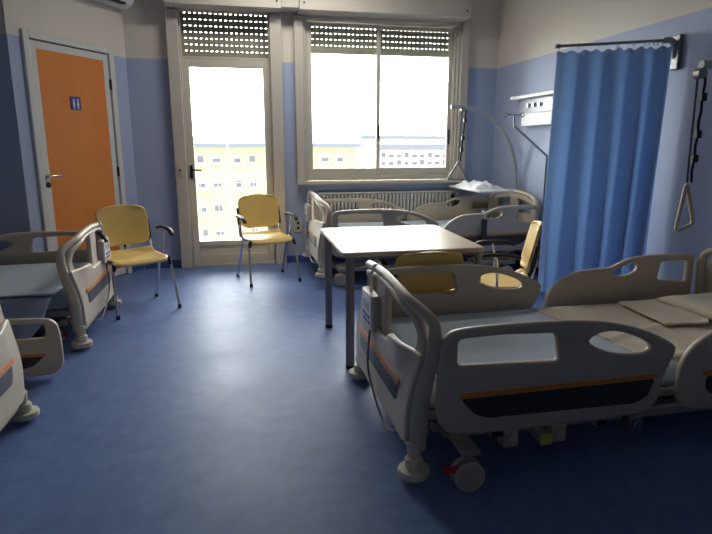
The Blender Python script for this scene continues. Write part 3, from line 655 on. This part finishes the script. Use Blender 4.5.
def blL(u, v):
    # bedspread on bed L: v 0..0.55 across the top, then drapes over the near side with a slanting hem
    x = -1.23-u*2.1
    if v < .6: y = 5.07-(v/.6)*1.12; z = .408+.006*noise.noise(Vector((x*3, y*3, 1)))
    else:
        t = (v-.6)/.4; depth = min(.37, max(.03, .06+1.35*(-1.20-x))); y = 3.95-min(.42, .12+depth*1.2)*t**.8; z = .404-depth*t
        y += .012*math.sin(x*18)*t
    return (x, y, z)
linen('bedspread', blL, 80, 50, M['greysheet'], 'grey blue bedspread hanging off the side of the left bed', 'bedspread')
def shL(u, v):
    x = -1.21-u*1.5; y = 5.05-v*1.08
    return (x, y, .424+.006*noise.noise(Vector((x*4, y*4, 9))))
linen('bed_sheet', shL, 40, 30, M['bluesheet'], 'smooth pale sheet on top of the left bed', 'sheet', .008)
def shC(u, v):
    x = .92+u*2.05; y = 5.52+v*.88
    return (x, y, .508+.006*noise.noise(Vector((x*4, y*4, 4))))
linen('bed_sheet', shC, 50, 30, M['bluesheet'], 'pale sheet on the raised bed by the window', 'sheet', .008)
hc = empty('hand_control', (2.46, 5.33, 0)); tag(hc, 'dark hand control hanging on the near rail of the raised bed', 'remote control')
MB().box(-.03,.03,-.01,.012,.42,.66).build('handset', M['slate'], hc, bevel=.008)
MB().sweep([(-.0,0,.65),(0,0,.715),(0,.04,.735),(0,.07,.71)], .007, 8).build('hook', M['white'], hc)

# ------------------------------------------------------------------ table
tb = empty('ward_table', (1.085, 3.83, 0)); tag(tb, 'pale laminate table with round grey legs in the middle of the ward', 'table')
tt = MB(); tt.plate(rounded([(-.475,-.54),(.455,-.54),(.50,.535),(-.455,.535)], .05), [], .728, .758, .008, lambda u, v, d: (u, v, d)); tt.build('tabletop', M['table'], tb, angle=40)
m = MB(); m.box(-.40,.40,-.49,-.47,.705,.727); m.box(-.40,.40,.47,.49,.705,.727); m.box(-.43,-.41,-.46,.46,.705,.727); m.box(.41,.43,-.46,.46,.705,.727); m.build('under_frame', M['leg'], tb, bevel=.003)
for x in (-.42, .42):
    for y in (-.49, .36):
        lg = MB().cyl((x,y,.02),(x,y,.727),.028,20).build('leg', M['leg'], tb)
        MB().cyl((x,y,0),(x,y,.022),.030,20).build('foot_cap', M['black'], lg)

# ------------------------------------------------------------------ chairs
def make_chair(drop=0.0, low=0.0, rc=.075):
    r = empty('armchair', (0,0,0))
    def seat(u, v):
        x = (u-.5)*.47; y = -.22+v*.43
        a = abs(2*u-1); ww = 1-.10*max(0, (v-.6))-.04*(1-v)**4
        z = .452+.012*a**3-.012*math.sin(PI*min(1, v*1.1))-(.035*max(0, (.18-v)/.18)**2)+.03*max(0, (v-.85)/.15)**2
        c = min(1, (1-a)/.16); cut = .035*(1-c)**2
        if v < .2: y += cut
        if v > .8: y -= cut
        return (x*ww, y, z)
    m = MB().grid(seat, 20, 20); m.build('seat', M['yellow'], r, solid=.012, angle=60)
    def back(u, v):
        a = 2*u-1; z = .535-low+v*(.325-drop+low); 
        w_ = .225-.012*(1-v); 
        # rounded corners
        zc = min(v, 1-v)*(.325-drop+low); 
        if zc < rc: w_ -= rc-math.sqrt(max(0, rc*rc-(rc-zc)**2))
        crown = .018*(1-a*a)*(1 if v > .5 else -0.4)*abs(2*v-1)
        y = .195+.030*a*a*-1.2+(z-.5)*.22
        return (a*w_, y, z+crown)
    m = MB().grid(back, 22, 22); m.build('backrest', M['yellow'], r, solid=.012, angle=60)
    for s in (-1, 1):
        MB().sweep(spline([(s*.225,-.16,.43),(s*.245,-.185,.40),(s*.262,-.27,.02)],4), .0115, 12).build('front_leg', M['chrome'], r)
        MB().sweep(spline([(s*.225,.02,.43),(s*.24,.05,.40),(s*.255,.23,.02)],4), .0115, 12).build('rear_leg', M['chrome'], r)
        MB().sweep([(s*.225,-.17,.43),(s*.225,.14,.43)], .012, 10).build('seat_rail', M['chrome'], r)
        MB().sweep(spline([(s*.225,.10,.425),(s*.225,.185,.44),(s*.225,.212,.54),(s*.222,.225,.60)],4), .010, 10).build('back_tube', M['chrome'], r)
        MB().sweep([(s*.228,.203,.56),(s*.228,.218,.64),(s*.226,.235,.74-drop)], [.013,.016,.011], 10, flat=1.0).build('back_clip', M['black'], r)
        MB().sweep([(s*.226,-.20,.445),(s*.232,-.19,.43),(s*.236,-.195,.385)], [.016,.017,.015], 10).build('seat_clip', M['black'], r)
        MB().sweep(spline([(s*.235,-.02,.43),(s*.265,-.015,.48),(s*.275,-.02,.60),(s*.275,-.035,.665)],4), .010, 10).build('arm_tube', M['chrome'], r)
        MB().sweep(spline([(s*.268,.13,.665),(s*.273,.05,.682),(s*.277,-.06,.682),(s*.277,-.14,.668),(s*.272,-.185,.635)],5), [.011]+[.014]*19+[.011], 10, flat=1.5).build('armrest', M['black'], r)
        for y, x in ((-.27,.262), (.23,.255)):
            MB().cyl((s*x,y,0),(s*x,y-(.004 if y<0 else -.004),.035),.016,12).build('foot_cap', M['black'], r)
    MB().cyl((-.225,-.06,.425),(.225,-.06,.425),.011).build('cross_tube', M['chrome'], r)
    return r
ch = make_chair()
spots = [(( .285, 5.93), .27, 'yellow armchair standing in front of the balcony door'),
         ((-.89, 5.09), .50, 'yellow armchair in front of the orange door at the left bed footboard'),
         ((1.80, 3.64), -1.98, 'yellow armchair seen edge-on at the right side of the table')]
for i, ((x, y), a, lb) in enumerate(spots):
    o = ch if i == 0 else copy_tree(ch)
    o.location = (x, y, 0); o.rotation_euler = (0, 0, a); tag(o, lb, 'chair', 'yellow armchairs')
c4 = make_chair(drop=.125, low=.05, rc=.055); c4.location = (1.165, 3.495, 0); c4.rotation_euler = (0, 0, PI); tag(c4, 'yellow armchair tucked under the table with its back to the foreground bed', 'chair', 'yellow armchairs')

# ------------------------------------------------------------------ curtain and rail
p0 = Vector((2.44, 4.15)); p1 = Vector((3.11, 3.74)); cd = (p1-p0); cl_ = cd.length; cd = cd.normalized(); cn = Vector((cd.y, -cd.x))
cr = empty('curtain_rail', (p1.x, p1.y, 2.13)); tag(cr, 'metal swing arm rail holding the blue curtain on the right wall', 'curtain rail')
def loc_(s, n_, z): q = p0+cd*s+cn*n_; return (q.x-p1.x, q.y-p1.y, z)
MB().cyl(loc_(0,0,0), loc_(cl_-.03,0,0), .011, 12).build('rod', M['steel'], cr)
MB().lathe([(.008,-.018),(.018,-.012),(.018,.012),(.008,.018)], loc_(0,0,0), 'x', 14).build('end_knob', M['steel'], cr)
MB().sweep(spline([loc_(cl_-.06,0,0), loc_(cl_-.02,0,.0), (.02,.01,-.03), (.04,.015,-.12)], 5), .022, 12).build('elbow_bracket', M['frame'], cr)
MB().box(.03,.06,-.03,.06,-.20,.04).build('wall_plate', M['steel'], cr, bevel=.006)
ringpos = [.02,.15,.29,.42,.53,.60,.63,.66,.69,.72]
for s in ringpos:
    a_ = [loc_(s, .020*math.cos(k*PI/6), -.006+.022*math.sin(k*PI/6)) for k in range(12)]
    MB().sweep(a_, .0035, 6, closed=True, up=(cd.x, cd.y, 0)).build('ring', M['frame'], cr)
def cur(u, v):
    # u along, v down; folds bunch towards the wall
    s = cl_*(.0+1.0*(u**.86 if u < 1 else 1)); flare = 1+.12*v
    z = 2.095-.018*math.sin(u*PI*10)**2*max(0, 1-v*12)-v*(1.90)
    ph = u*2*PI*(4.6)+.6*math.sin(v*2+u*5); amp = (.020+.035*v**.6)*(1+.5*u)
    n_ = amp*math.sin(ph)+.018*math.sin(ph*2.1+v*3)*v+.03*v*math.sin(u*7+1)
    s2 = s*(1-.0*v)+.012*math.sin(ph*1.0+PI/2)*v-.03*v*(1-u)-.02*v*u
    q = p0+cd*s2+cn*n_
    return (q.x, q.y, z)
linen('privacy_curtain', cur, 170, 40, M['curtain'], 'long blue privacy curtain hanging on the right in soft folds', 'curtain', .0025)
